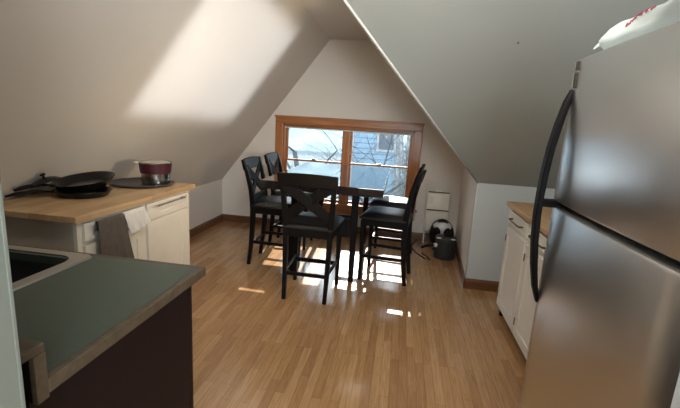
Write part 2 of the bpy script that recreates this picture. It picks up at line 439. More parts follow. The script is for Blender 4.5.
# ------------------------------------------------------------------ chairs
def make_chair(label):
    t = thing('counter_chair', label, 'chair')
    for s in (-1, 1):
        bm = NB()
        sweep_rect(bm, [(s * .168, -.228, 0), (s * .172, -.205, .18), (s * .176, -.190, .40), (s * .180, -.188, .60), (s * .190, -.205, .75), (s * .200, -.245, .92), (s * .205, -.278, 1.025)],
                   [(.030, .034), (.034, .040), (.038, .046), (.040, .048), (.038, .042), (.036, .034), (.034, .026)])
        link('rear_leg', bm, M_espr, t)
        bm = NB()
        sweep_rect(bm, [(s * .192, .186, 0), (s * .192, .188, .30), (s * .190, .190, .575)], [(.030, .030), (.036, .036), (.042, .042)])
        link('front_leg', bm, M_espr, t)
        bm = NB(); sweep_rect(bm, [(s * .176, -.19, .235), (s * .192, .185, .235)], (.020, .030)); link('side_stretcher', bm, M_espr, t)
    bm = NB(); sweep_rect(bm, [(-.19, .187, .20), (.19, .187, .20)], (.024, .036), Vector((0, 1, 0))); link('footrest', bm, M_espr, t)
    bm = NB(); sweep_rect(bm, [(-.175, -.20, .215), (.175, -.20, .215)], (.018, .030), Vector((0, 1, 0))); link('rear_stretcher', bm, M_espr, t)
    bm = NB()
    box(bm, -.19, .19, .172, .205, .525, .592, .004); box(bm, -.175, .175, -.205, -.172, .525, .592, .004)
    for s in (-1, 1): box(bm, s * .186 - .014, s * .186 + .014, -.19, .19, .525, .592, .004)
    box(bm, -.18, .18, -.18, .18, .575, .590)
    link('seat_frame', bm, M_espr, t)
    bm = NB()
    # padded seat: domed grid
    n = 14; top = []
    def ed(u): return math.copysign(abs(u) ** .8, u)
    hw = .225
    for i in range(n + 1):
        row = []
        for j in range(n + 1):
            u = -1 + 2 * i / n; v = -1 + 2 * j / n
            h = (1 - abs(u) ** 5) * (1 - abs(v) ** 5)
            w = hw * (1 - .10 * (v < 0) * (-v))
            row.append(bm.verts.new((w * u * (1 if h > 0 else .985), .005 + .222 * v, .605 + .045 * h ** .5)))
        top.append(row)
    for i in range(n):
        for j in range(n): bm.faces.new([top[i][j], top[i + 1][j], top[i + 1][j + 1], top[i][j + 1]])
    rim = [top[i][0] for i in range(n + 1)] + [top[n][j] for j in range(1, n + 1)] + [top[i][n] for i in range(n - 1, -1, -1)] + [top[0][j] for j in range(n - 1, 0, -1)]
    low = [bm.verts.new((v.co.x * .985, v.co.y * .985, .590)) for v in rim]
    for k in range(len(rim)):
        bm.faces.new([rim[k], rim[(k + 1) % len(rim)], low[(k + 1) % len(rim)], low[k]])
    bm.faces.new(low)
    link('seat_cushion', bm, M_leath, t, smooth='auto')
    # back: the back plane leans; helper to place points on it
    def bk(x, z):
        y = -.205 - (z - .75) * (.278 - .205) / (1.025 - .75) if z > .75 else -.188 - (z - .60) * (.017 / .15)
        return Vector((x, y, z))
    bm = NB()
    N = 12; rows = []
    for i in range(N + 1):
        u = -1 + 2 * i / N; x = .232 * u
        zt = 1.032 + .010 * (1 - u * u); zb = .935 + .004 * (1 - u * u); dy = -.014 * (1 - u * u)
        r = []
        for (z, d) in ((zb, .013), (zt - .004, .013), (zt, .006), (zt, -.006), (zt - .004, -.013), (zb, -.013)):
            p = bk(x, z); r.append(bm.verts.new((p.x, p.y + dy + d, p.z)))
        rows.append(r)
    for a, b in zip(rows, rows[1:]):
        for k in range(6): bm.faces.new([a[k], a[(k + 1) % 6], b[(k + 1) % 6], b[k]])
    bm.faces.new(rows[0]); bm.faces.new(rows[-1][::-1])
    link('top_rail', bm, M_espr, t, smooth='auto')
    bm = NB(); p = bk(0, .655); box(bm, -.18, .18, p.y - .011, p.y + .011, .625, .700, .003); link('lower_rail', bm, M_espr, t)
    for s in (-1, 1):
        bm = NB()
        sweep_rect(bm, [bk(-s * .172, .688) + Vector((0, s * .004, 0)), bk(0, .82) + Vector((0, s * .004 - .006, 0)), bk(s * .186, .945) + Vector((0, s * .004, 0))], (.082, .016), Vector((1, 0, -1.4 * s)), .003)
        link('cross_slat', bm, M_espr, t)
    return t

def dup(root, loc, rz, label):
    r = root.copy(); COL.objects.link(r); r.location = loc; r.rotation_euler = (0, 0, rz); r['label'] = label
    for ch in list(root.children):
        c = ch.copy(); COL.objects.link(c); c.parent = r
        for gch in ch.children:
            d = gch.copy(); COL.objects.link(d); d.parent = c
    return r
GRP = 'matching chairs around the dining table'
ch = make_chair('black cross-back counter chair with its back to the kitchen, at the near table end'); ch['group'] = GRP
spots = [((-1.165, 3.79, 0), R(-90), 'black cross-back chair at the left table side, nearer the kitchen of those two'),
         ((-1.165, 4.42, 0), R(-90), 'black cross-back chair at the left table side, closest to the window'),
         ((-.065, 3.71, 0), R(82), 'black cross-back chair at the right table side, its padded seat nearest the kitchen'),
         ((-.035, 4.36, 0), R(84), 'black cross-back chair at the right table side, mostly hidden behind another chair')]
for l, rz, lab in spots: dup(ch, l, rz, lab)
ch.location = (-.662, 3.175, 0); ch.rotation_euler = (0, 0, R(-1))

# ------------------------------------------------------------------ table
tb = thing('dining_table', 'tall dark espresso dining table with a glossy top reflecting the window', 'table', (-.62, 4.02, 0))
TX, TY0, TY1 = .515, 3.19 - 4.02, 4.86 - 4.02
for s in (-1, 1):
    bm = NB(); a, b = (-TX, -.0012) if s < 0 else (.0012, TX)
    box(bm, a, b, TY0, TY1, .848, .92, .004); link('tabletop_half', bm, M_table, tb)
bm = NB()
for (a, b, c, d) in ((-.33, .33, -.60, -.575), (-.33, .33, .70, .725), (-.33, -.305, -.60, .72), (.305, .33, -.60, .72)):
    box(bm, a, b, c, d, .815, .848, .003)
link('apron', bm, M_espr, tb)
for lx, ly in ((-.285, -.545), (.265, -.545), (-.285, .69), (.265, .69)):
    bm = NB(); sweep_rect(bm, [(lx, ly, 0), (lx, ly, .45), (lx, ly, .83)], [(.046, .046), (.056, .056), (.064, .064)], ch=.006); link('leg', bm, M_espr, tb)

# low dark box on the floor under the window
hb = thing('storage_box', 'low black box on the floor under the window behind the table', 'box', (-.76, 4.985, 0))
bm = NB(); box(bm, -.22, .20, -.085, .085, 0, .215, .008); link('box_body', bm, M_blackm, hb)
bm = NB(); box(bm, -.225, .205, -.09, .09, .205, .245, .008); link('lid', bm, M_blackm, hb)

# ------------------------------------------------------------------ left cabinet
lc = thing('base_cabinet', 'cream cabinet with butcher block top against the left slope, pans on it', 'cabinet', (0, 0, 0))
FX = -1.53; CY0, CY1 = 1.685, 2.745
bm = NB()
def inner_x(z): return max(slope_x(z), XL + .02) + .012 if z > ZK else XL + .03
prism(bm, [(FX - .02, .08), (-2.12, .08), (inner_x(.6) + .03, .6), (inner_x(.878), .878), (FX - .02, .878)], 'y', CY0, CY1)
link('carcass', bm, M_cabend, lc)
bm = NB(); prism(bm, [(FX - .07, 0), (-2.12, 0), (-2.12, .08), (FX - .07, .08)], 'y', CY0 + .02, CY1 - .02); link('plinth', bm, M_cabend, lc)
bm = NB()   # face frame
for (a, b, c, d) in ((CY0, CY0 + .035, .08, .878), (CY1 - .05, CY1, .08, .878), (2.185, 2.225, .08, .878), (CY0 + .0352, 2.1848, .855, .8779), (CY0 + .0352, 2.1848, .745, .77), (CY0 + .0352, 2.1848, .08, .11), (2.2252, CY1 - .0502, .855, .8779), (2.2252, CY1 - .0502, .745, .77), (2.2252, CY1 - .0502, .08, .11)):
    box(bm, FX - .02, FX, a, b, c, d)
link('face_frame', bm, M_cab, lc)
bm = NB(); box(bm, inner_x(.91) + .004, -1.497, 1.648, 2.785, .878, .912, .004); link('butcher_block_top', bm, M_butch, lc)
putx = lambda s: (lambda a, z, d: (FX + s * d, a, z))
for k, (a, b) in enumerate(((CY0 + .03, 2.190), (2.222, CY1 - .045))):
    bm = NB(); panel_door(bm, a, b, .768, .862, .016, .02, .006, lambda a_, z, d: (FX + .001 + d, a_, z)); dr = link('drawer', bm, M_cab, lc)
    bm = NB(); c = (a + b) / 2; hx = FX + .045
    tube(bm, [(hx, c - .17, .842), (hx, c + .16, .842)], .0055, 10)
    for q in (-.15, .15): tube(bm, [(FX + .012, c + q, .842), (hx, c + q, .842)], .005, 8)
    link('bar_handle', bm, M_nickel, dr, smooth='auto')
    m_ = (a + b) / 2
    for (p, q) in ((a, b),):
        bm = NB(); panel_door(bm, p, q, .105, .748, .016, .075, .008, lambda a_, z, d: (FX + .001 + d, a_, z)); link('door', bm, M_cab, lc)

# towels over the left handle
def drape(name, ya, yb, ztop, zbot, front, mat_, seed, back=.18, skew=0, yb_bot=None, ya_bot=None):
    rnd = random.Random(seed); bm = NB(); nu, nv = 26, 30; rows = []
    hx = FX + .045; ph = rnd.random() * 6
    L1 = back; L2 = ztop - zbot; tot = L1 + L2
    for j in range(nv + 1):
        t = j / nv * tot; row = []
        for i in range(nu + 1):
            u = i / nu
            if t < L1: z = ztop - (L1 - t); x = hx - .013; f = 0; 
            else: z = ztop - (t - L1); x = hx + front; f = min(1, (t - L1) / max(L2, .01))
            d = abs(t - L1)
            if d < .02: z = ztop + .008 * (1 - (d / .02) ** 2); x = hx + (t - L1) / .02 * (front if t > L1 else .013)
            fa = ya + ((ya_bot if ya_bot is not None else ya) - ya) * f; fb = yb + ((yb_bot if yb_bot is not None else yb) - yb) * f
            y = fa + (fb - fa) * u
            x += (.010 * math.sin(u * 17 + ph) + .006 * math.sin(u * 31 + 2 * ph + f * 3)) * f + .012 * f
            z += -.012 * math.sin(u * 5 + ph) * f + skew * u * f
            row.append(bm.verts.new((x, y, z)))
        rows.append(row)
    for j in range(nv):
        for i in range(nu): bm.faces.new([rows[j][i], rows[j][i + 1], rows[j + 1][i + 1], rows[j + 1][i]])
    o = link(name, bm, mat_, smooth=True)
    md = o.modifiers.new('t', 'SOLIDIFY'); md.thickness = .004
    return o
tw = drape('hand_towel', 1.765, 1.95, .862, .50, .010, M_towel, 3, back=.05, yb_bot=2.05, ya_bot=1.76)
tag(tw, 'brown terry towel hanging from the left drawer handle of the cream cabinet', 'towel')
wc = drape('dish_cloth', 1.955, 2.135, .864, .72, .012, M_wcloth, 5, back=.05, skew=.06, ya_bot=2.01, yb_bot=2.17)
tag(wc, 'small white cloth hanging beside the brown towel on the drawer handle', 'cloth')

# ------------------------------------------------------------------ pans, tray, pot
def dish(bm, rb, rt, h, th=.004, z0=0):
    lathe(bm, [(rb * .1, z0), (rb, z0), (rb + .3 * (rt - rb), z0 + h * .25), (rt, z0 + h), (rt + .003, z0 + h), (rt + .003 - th * .2, z0 + h + .002), (rt - th, z0 + h), (rb + .3 * (rt - rb) - th, z0 + h * .25 + th), (rb - th, z0 + th), (rb * .1, z0 + th)], 44, cap0=True, cap1=True)
def handle(bm, start, end, w0, w1, droop=.0):
    s = Vector(start); e = Vector(end)
    pts = [s.lerp(e, k / 6) + Vector((0, 0, droop * math.sin(math.pi * k / 6))) for k in range(7)]
    tube(bm, pts, [w0, w0 * .8, w0 * .9, w1, w1 * 1.05, w1, w1 * .6], 12, flat=.6)
PC = Vector((-1.845, 2.105, .912))
p1 = thing('frying_pan', 'black frying pan at the bottom of the pan stack on the butcher block', 'frying pan', PC, R(0), 'stacked frying pans')
bm = NB(); dish(bm, .125, .150, .035); link('pan_body', bm, M_pan, p1, smooth='auto')
bm = NB(); handle(bm, (-.10, -.105, .03), (-.225, -.285, .022), .013, .015, .012); link('pan_handle', bm, M_black, p1, smooth=True)
p2 = thing('frying_pan', 'black frying pan on top of the stack, tilted, with a shiny worn inside', 'frying pan', PC + Vector((-.01, .035, .036)), 0, 'stacked frying pans')
p2.rotation_euler = (R(9), R(-4), 0)
bm = NB(); dish(bm, .122, .165, .048, z0=.012); link('pan_body', bm, M_pan, p2, smooth='auto')
bm = NB(); lathe(bm, [(.004, .0175), (.114, .0175), (.114, .0185), (.004, .0185)], 40); link('pan_base_inside', bm, M_pansteel, p2, smooth='auto')
bm = NB(); handle(bm, (-.085, -.125, .055), (-.185, -.285, .075), .014, .017, .014); link('pan_handle', bm, M_black, p2, smooth=True)
p3 = thing('saucepan_lid', 'small dark pan lid with a knob leaning over the frying pan handles', 'lid', PC + Vector((-.12, -.13, .088)), 0)
p3.rotation_euler = (R(10), R(-14), 0)
bm = NB(); lathe(bm, [(.004, .022), (.03, .020), (.055, .012), (.072, 0), (.076, 0), (.075, .004), (.055, .017), (.03, .025), (.004, .027)], 36); link('lid_dome', bm, M_pan, p3, smooth='auto')
bm = NB(); lathe(bm, [(.006, .025), (.006, .036), (.014, .040), (.015, .048), (.010, .052), (.002, .053)], 20); link('knob', bm, M_black, p3, smooth='auto')
TC = (-1.80, 2.60, .912)
tr = thing('round_tray', 'large flat round dark tray under the maroon pot', 'tray', TC)
bm = NB(); lathe(bm, [(.01, 0), (.185, 0), (.207, .012), (.212, .016), (.208, .019), (.183, .007), (.01, .006)], 56); link('tray_dish', bm, M_tray, tr, smooth='auto')
pt = thing('cooking_pot', 'steel pot with a maroon band and glass lid standing on the round tray', 'pot', (-1.745, 2.675, .9185))
pt.scale = (1.03, 1.03, 1.25)
bm = NB(); lathe(bm, [(.01, 0), (.088, 0), (.094, .006), (.096, .072), (.092, .072), (.09, .008), (.01, .006)], 48); link('pot_body', bm, M_pot, pt, smooth='auto')
bm = NB(); lathe(bm, [(.097, .058), (.100, .060), (.108, .112), (.105, .116), (.099, .116), (.094, .066)], 48, cap0=False, cap1=False); link('silicone_band', bm, M_band, pt, smooth='auto')
bm = NB(); lathe(bm, [(.003, .128), (.05, .126), (.092, .119), (.102, .116), (.104, .118), (.102, .121), (.05, .130), (.003, .132)], 48); ld = link('pot_lid', bm, M_potglass, pt, smooth='auto')
bm = NB(); lathe(bm, [(.100, .1145), (.1075, .1145), (.1085, .119), (.1035, .1225), (.100, .119)], 48, cap0=False, cap1=False); link('lid_rim', bm, M_pot, ld, smooth='auto')
bm = NB(); tube(bm, [(-.075, -.07, .116), (-.088, -.085, .119), (-.10, -.098, .118)], [.008, .010, .007], 10, flat=.5); link('lid_tab', bm, M_white, ld, smooth=True)

# ------------------------------------------------------------------ sink counter (left foreground)
IX = -.634; IY0, IY1 = .60, 1.245
SX1, SX0, SY0, SY1 = -1.075, -1.66, .765, 1.175      # cut-out
ct = thing('countertop', 'dark green laminate countertop with oak edging in the left foreground', 'countertop', (0, 0, 0))
bm = NB()
XW = -2.0
for (a, b, c, d) in ((SX1, IX - .018, IY0, IY1 - .018), (XW, SX0, IY0, IY1 - .018), (SX0, SX1, IY0, SY0), (SX0, SX1, SY1, IY1 - .018)):
    box(bm, a, b, c, d, .882, .910)
link('laminate_top', bm, M_green, ct)
bm = NB(); box(bm, IX - .018, IX, IY0 + .0045, IY1, .879, .9105, .003); box(bm, XW, IX - .0182, IY1 - .018, IY1 - .0002, .879, .9105, .003)
link('oak_edge', bm, M_edge, ct)
bm = NB(); box(bm, XW, IX - .013, IY0 - .02, IY0 - .0005, .872, .9715, .001); link('backsplash', bm, M_maroon, ct)
bm = NB(); box(bm, IX - .012, IX, IY0 - .022, IY0 + .004, .872, .9718, .001); box(bm, XW, IX, IY0 - .075, IY0 + .004, .972, .990, .003); link('backsplash_cap', bm, M_edge, ct)
ic = thing('sink_cabinet', 'dark maroon wooden cabinet below the green countertop', 'cabinet', (0, 0, 0))
bm = NB(); box(bm, -1.96, -.668, IY0 - .01, 1.185, .09, .700); box(bm, -.684, -.668, IY0 - .01, 1.185, .70, .872); link('carcass', bm, M_maroon, ic)
bm = NB(); box(bm, -1.96, -.70, IY0 + .02, 1.13, 0, .09); link('plinth', bm, M_maroon, ic)
bm = NB()
for (a, b, c, d) in ((-.706, -.666, .09, .868), (-1.96, -.7062, .835, .868), (-1.34, -1.30, .7202, .8348), (-1.34, -1.30, .09, .6898), (-1.96, -.7062, .69, .72)): box(bm, a, b, 1.185, 1.205, c, d, .002)
link('face_frame', bm, M_maroon, ic)
for (a, b) in ((-1.93, -1.345), (-1.295, -.705)):
    bm = NB(); panel_door(bm, a, b, .11, .685, .018, .06, .006, lambda a_, z, d: (a_, 1.2055 + d, z)); dd = link('door', bm, M_maroon, ic)
    bm = NB(); panel_door(bm, a, b, .725, .832, .018, .02, .003, lambda a_, z, d: (a_, 1.2055 + d, z)); dw = link('drawer', bm, M_maroon, ic)
    bm = NB(); kx = b - .045 if b > -1 else a + .05
    lathe(bm, [(.006, 0), (.006, .012), (.013, .018), (.014, .024), (.008, .029), (.001, .030)], 16, Matrix.Translation((kx, 1.222, .83 if b > -1 else .78)) @ Matrix.Rotation(R(-90), 4, 'X')); link('knob', bm, M_dkmetal, dw, smooth='auto')
# sink
sk = thing('kitchen_sink', 'stainless drop-in sink with a dark bowl set in the green countertop', 'sink', (0, 0, 0))
bm = NB()
def rrect(x0, x1, y0, y1, r, z, n=6):
    out = []
    for cx, cy, a in ((x1 - r, y1 - r, 0), (x0 + r, y1 - r, 90), (x0 + r, y0 + r, 180), (x1 - r, y0 + r, 270)):
        for k in range(n + 1):
            t = R(a + 90 * k / n); out.append((cx + r * math.cos(t), cy + r * math.sin(t), z))
    return out
def loft(bm, loops, cap=True):
    rs = [[bm.verts.new(p) for p in l] for l in loops]
    for a, b in zip(rs, rs[1:]):
        for k in range(len(a)): bm.faces.new([a[k], a[(k + 1) % len(a)], b[(k + 1) % len(a)], b[k]])
    if cap: bm.faces.new(rs[-1])
OX0, OX1, OY0, OY1 = -1.69, -1.040, .735, 1.222
BX0, BX1, BY0, BY1 = -1.63, -1.085, .785, 1.190
loft(bm, [rrect(OX0, OX1, OY0, OY1, .03, .9102), rrect(OX0 + .003, OX1 - .003, OY0 + .003, OY1 - .003, .03, .9165), rrect(OX0 + .012, OX1 - .012, OY0 + .012, OY1 - .012, .03, .9155), rrect(BX0, BX1, BY0, BY1, .06, .914)], cap=False)
link('rim', bm, M_sinkm, sk, smooth='auto')
bm = NB()
loft(bm, [rrect(BX0, BX1, BY0, BY1, .06, .914), rrect(BX0 + .006, BX1 - .006, BY0 + .006, BY1 - .006, .06, .905), rrect(BX0 + .015, BX1 - .015, BY0 + .015, BY1 - .015, .06, .76), rrect(BX0 + .05, BX1 - .05, BY0 + .05, BY1 - .05, .05, .735)])
link('bowl', bm, M_sinkd, sk, smooth='auto')
bm = NB(); lathe(bm, [(.004, .737), (.04, .737), (.042, .740), (.036, .741), (.004, .739)], 24, Matrix.Translation(((BX0 + BX1) / 2, (BY0 + BY1) / 2, 0))); link('drain', bm, M_sinkm, sk, smooth='auto')

# ------------------------------------------------------------------ right cabinet
rc = thing('base_cabinet', 'white cabinet with butcher block top between the refrigerator and the low wall', 'cabinet', (0, 0, 0))
QX = .872; QY0, QY1 = 1.76, 3.165
bm = NB(); box(bm, QX + .018, 1.455, QY0, QY1, .07, .878); link('carcass', bm, M_wcab, rc)
bm = NB(); box(bm, .838, 1.46, QY0 - .03, QY1 + .03, .878, .912, .004); link('butcher_block_top', bm, M_butch, rc)
bm = NB()
for (a, b, c, d) in ((QY1 - .035, QY1, .07, .878), (2.655, 2.695, .07, .878), (2.185, 2.225, .07, .878), (QY0, QY0 + .035, .07, .878), *[(a_, b_, c_, d_) for a_, b_ in ((QY0 + .0352, 2.1848), (2.2252, 2.6548), (2.6952, QY1 - .0352)) for c_, d_ in ((.858, .8779), (.725, .752), (.07, .105))]):
    box(bm, QX, QX + .018, a, b, c, d)
link('face_frame', bm, M_wcab, rc)
bm = NB(); box(bm, QX + .05, 1.44, QY0 + .05, QY1 - .09, .0, .07); link('toe_kick', bm, M_dark_in, rc)
for (px_, py_) in ((QX + .03, QY1 - .035), (1.42, QY1 - .035)):
    bm = NB(); lathe(bm, [(.014, 0), (.018, .01), (.018, .04), (.024, .07)], 16, Matrix.Translation((px_, py_, 0))); link('foot', bm, M_black, rc, smooth='auto')
for (a, b) in ((2.698, QY1 - .03), (2.228, 2.652), (QY0 + .03, 2.182)):
    bm = NB(); panel_door(bm, a, b, .755, .855, .016, .018, .005, lambda a_, z, d: (QX - .001 - d, a_, z)); dr = link('drawer', bm, M_wcab, rc)
    bm = NB(); c = (a + b) / 2
    tube(bm, [(QX - .012, c - .13, .806), (QX - .040, c - .125, .806), (QX - .045, c - .10, .806), (QX - .045, c + .10, .806), (QX - .040, c + .125, .806), (QX - .012, c + .13, .806)], .006, 10)
    link('drawer_pull', bm, M_dkmetal, dr, smooth='auto')
    bm = NB(); panel_door(bm, a, b, .10, .728, .018, .06, .008, lambda a_, z, d: (QX - .001 - d, a_, z)); dr = link('door', bm, M_wcab, rc)
    for z in (.19, .64):
        bm = NB(); box(bm, QX - .022, QX - .017, b - .012, b + .006, z - .025, z + .025, .001); link('hinge', bm, M_dkmetal, dr)

# ------------------------------------------------------------------ refrigerator
FXF = .588; FY0, FY1 = .86, 1.676; FZ = 1.70; GZ = 1.172
fr = thing('refrigerator', 'stainless top-freezer refrigerator with black handles in the right foreground', 'refrigerator', (0, 0, 0))
bm = NB(); box(bm, .685, 1.40, FY0 + .01, FY1 - .01, .03, FZ - .015, .006); link('body', bm, M_fridge_body, fr)
bm = NB(); box(bm, .670, .69, FY0 + .02, FY1 - .02, .10, FZ - .02); link('gasket', bm, M_black, fr)
bm = NB(); box(bm, .69, 1.38, FY0 + .02, FY1 - .02, 0, .04); box(bm, .64, .69, FY0 + .01, FY1 - .01, .012, .085, .004); link('base_grille', bm, M_black, fr)
def fdoor(name, z0, z1):
    bm = NB(); N = 20; rows = []
    prof = []
    for i in range(N + 1):
        u = i / N; y = FY0 + (FY1 - FY0) * u
        v = 2 * u - 1
        bulge = .014 * (1 - v * v)
        edge = .016 * max(0, (abs(v) - .95) / .05) ** 2
        prof.append((FXF + .014 - bulge + edge, y))
    loops = []
    for (z, ins) in ((z0, .010), (z0 + .004, .003), (z0 + .012, 0), (z1 - .012, 0), (z1 - .004, .003), (z1, .010)):
        loops.append([(x + ins, y, z) for x, y in prof] + [(.668, FY1, z), (.668, FY0, z)])
    rs = [[bm.verts.new(p) for p in l] for l in loops]
    for a, b in zip(rs, rs[1:]):
        for k in range(len(a)): bm.faces.new([a[k], a[(k + 1) % len(a)], b[(k + 1) % len(a)], b[k]])
    bm.faces.new(rs[0][::-1]); bm.faces.new(rs[-1])
    return link(name, bm, M_steel, fr, smooth='auto')
d_up = fdoor('freezer_door', GZ + .009, FZ)
d_lo = fdoor('fridge_door', .10, GZ - .009)
bm = NB(); box(bm, .632, .668, FY0 + .004, FY1 - .004, GZ - .011, GZ + .011); link('door_gap_trim', bm, M_black, fr)
# bow handles along the far edge
HY = FY1 - .049
def bow(name, pts, w, parent):
    bm = NB(); sweep_rect(bm, pts, w, Vector((0, 1, 0)), .006); return link(name, bm, M_black, parent, smooth='auto')
up_pts = [(.602, HY + .006, 1.592), (.588, HY + .005, 1.550), (.570, HY, 1.47), (.556, HY, 1.38), (.548, HY, 1.28), (.545, HY, 1.20), (.545, HY, GZ + .0005)]
bow('freezer_handle', up_pts, [(.030, .016), (.038, .020), (.042, .022), (.044, .022), (.044, .022), (.044, .022), (.044, .022)], d_up)
lo_pts = [(.545, HY, GZ - .0005), (.545, HY, 1.12), (.551, HY, 1.02), (.563, HY, .92), (.580, HY + .004, .83), (.600, HY + .006, .765)]
bow('fridge_handle', lo_pts, [(.044, .022), (.044, .022), (.042, .022), (.038, .022), (.032, .020), (.022, .014)], d_lo)
bm = NB(); box(bm, .553, .640, HY - .020, HY + .020, GZ + .0005, GZ + .014, .002); link('handle_bracket', bm, M_black, d_up)
bm = NB(); box(bm, .553, .640, HY - .020, HY + .020, GZ - .014, GZ - .0005, .002); link('handle_bracket', bm, M_black, d_lo)
# small brown and chrome emblem plates near the upper corner
for z0, z1 in ((1.662, 1.690), (1.600, 1.652)):
    bm = NB(); box(bm, FXF + .002, FXF + .013, FY1 - .082, FY1 - .062, z0, z1, .002); em = link('emblem_plate', bm, M_dkmetal, d_up)
    bm = NB(); box(bm, FXF + .001, FXF + .012, FY1 - .0625, FY1 - .058, z0, z1, .001); link('chrome_border', bm, M_nickel, em)

# plastic bag on the refrigerator
bg = thing('plastic_bag', 'white plastic bag with red printing lying on top of the refrigerator', 'bag', (.775, 1.27, FZ))
bm = NB()
rnd = random.Random(4)
NU, NV = 40, 28; rings = []
def bagpt(u, v):
    # u 0..1 from the gathered far end to the near end, v angle round the flattened tube
    y = .40 - .95 * u
    s = .16 + .84 * min(1, u / .16) ** .8
    rx = .125 * (s ** .7); rz = .046 * s * (1 + .12 * min(1, max(0, u - .2) / .4))
    a = 2 * math.pi * v
    ca, sa = math.cos(a), math.sin(a)
    ca = math.copysign(abs(ca) ** .75, ca); sa = math.copysign(abs(sa) ** .9, sa)
    x = -.035 + rx * ca; z = rz + rz * sa + .062 * (1 - min(1, u / .15)) ** 1.4
    w = (.006 * math.sin(3 * a + 9 * u) + .005 * math.sin(7 * a - 13 * u) + .004 * math.sin(5 * a + 31 * u)) * min(1, .3 + u * 2)
    x += w * ca; z = max(.002, z + w * .9 * max(-.2, sa))
    return (x, y, z)
for i in range(NU + 1):
    rings.append([bm.verts.new(bagpt(i / NU, k / NV)) for k in range(NV)])
for a, b in zip(rings, rings[1:]):
    for k in range(NV): bm.faces.new([a[k], a[(k + 1) % NV], b[(k + 1) % NV], b[k]])
bm.faces.new(rings[-1]); bm.faces.new(rings[0][::-1])
link('bag_body', bm, M_bag, bg, smooth=True)
bm = NB()
for q in (-1, 1):
    sweep_rect(bm, [(-.035, .385, .072), (-.04 + q * .012, .42, .085), (-.05 + q * .02, .45, .078), (-.055 + q * .03, .47, .058)], [(.03, .006), (.026, .004), (.018, .003), (.006, .002)], Vector((0, .3, 1)), .001)
link('knotted_handles', bm, M_bag, bg, smooth='auto')
# faded red printing along the upper camera-side of the bag, hugging the surface
bm = NB()
letters = [[(0, .2, .5, .8), (.1, .7, .6, .5), (.3, .1, .6, .3)], [(.1, 0, .2, .9), (.2, .5, .8, .7), (.5, .2, .8, .1)], [(0, .4, .7, .6), (.2, .1, .3, .8), (.6, .2, .7, .9)],
           [(.1, .1, .7, .9), (.0, .6, .5, .2), (.4, .9, .8, .6)], [(.1, .2, .2, .8), (.2, .8, .7, .6), (.6, .1, .7, .5)], [(.1, .5, .6, .9), (.3, .2, .7, .4)], [(.2, .2, .3, .9), (.4, .4, .8, .6)]]
u0 = .30; du = .026
for li, L_ in enumerate(letters):
    for (a, b, c, d) in L_:
        P = []
        for k in range(5):
            t = k / 4; uu = u0 + du * (li + .8 * (a + (c - a) * t)); vv = .478 - .050 * (b + (d - b) * t)
            p = Vector(bagpt(uu, vv)); ctr = Vector((-.035, p.y, .045)); nn = (p - ctr).normalized()
            P.append(p + nn * .0025)
        tube(bm, P, .0019, 6)
link('printed_marks', bm, M_red, bg, smooth=True)

# ------------------------------------------------------------------ corner appliances
ht = thing('panel_heater', 'cream panel heater on slim legs against the wall right of the window', 'heater', (.505, 5.0, 0))
bm = NB(); box(bm, -.125, .135, -.03, .03, .44, .645, .008)
for k in range(7): box(bm, .045 + k * .011, .050 + k * .011, -.034, -.028, .47, .61, .001)
link('upper_panel', bm, M_heater, ht)
bm = NB()
for k in range(4): box(bm, -.105, -.06, -.034, -.029, .52 + k * .022, .53 + k * .022, .001)
link('control_slots', bm, M_silver, ht)
bm = NB(); box(bm, -.118, .128, -.02, .02, .16, .425, .006); link('lower_panel', bm, M_heater, ht)
for s in (-.128, .138):
    bm = NB(); tube(bm, [(s, 0, 0), (s, 0, .66)], .008, 8); link('upright', bm, M_heater, ht, smooth='auto')
for y_, z_ in ((-.03, .435), (0, .655)):
    bm = NB(); tube(bm, [(-.13, y_, z_), (.14, y_, z_)], .006, 8); link('rail', bm, M_dkmetal, ht, smooth='auto')
wb = thing('white_adapter', 'small white plug adapter resting on top of the cream heater', 'adapter', (.50, 5.0, .661))
bm = NB(); box(bm, -.035, .035, -.022, .022, 0, .035, .01, 3); link('adapter_body', bm, M_white, wb, smooth='auto')
bm = NB(); tube(bm, [(-.01, 0, .034), (-.012, 0, .05)], .012, 12); link('adapter_cap', bm, M_white, wb, smooth='auto')

va = thing('round_vacuum', 'round black vacuum cleaner with a silver face in the corner, behind the canister', 'vacuum', (.565, 4.76, 0), R(-4))
bm = NB()
lathe(bm, [(.01, -.075), (.08, -.075), (.125, -.055), (.142, -.02), (.142, .03), (.128, .062), (.085, .082), (.01, .086)], 44, Matrix.Translation((0, 0, .195)) @ Matrix.Scale(1.28, 4, (0, 0, 1)) @ Matrix.Rotation(R(90), 4, 'X'))
link('shell', bm, M_black, va, smooth='auto')
bm = NB()
# silver arch with two dark lobes: ring segment + bridge on the front face
def yf(x, z): 
    r = math.sqrt(x * x + ((z - .195) / 1.28) ** 2); return -(.090 - .02 * (r / .1) ** 2)
bmesh.ops.create_uvsphere(bm, u_segments=28, v_segments=16, radius=1, matrix=Matrix.Translation((0, -.035, .268)) @ Matrix.Diagonal((.118, .058, .098, 1)))
link('silver_face', bm, M_silver, va, smooth=True)
for s in (-.058, .058):
    bm = NB(); bmesh.ops.create_uvsphere(bm, u_segments=20, v_segments=12, radius=1, matrix=Matrix.Translation((s, -.068, .238)) @ Matrix.Diagonal((.048, .044, .060, 1))); link('dark_lens', bm, M_black, va, smooth=True)
for s in (-.07, .07):
    bm = NB(); box(bm, s - .02, s + .02, -.06, .06, 0, .035, .008); link('foot', bm, M_blackm, va)

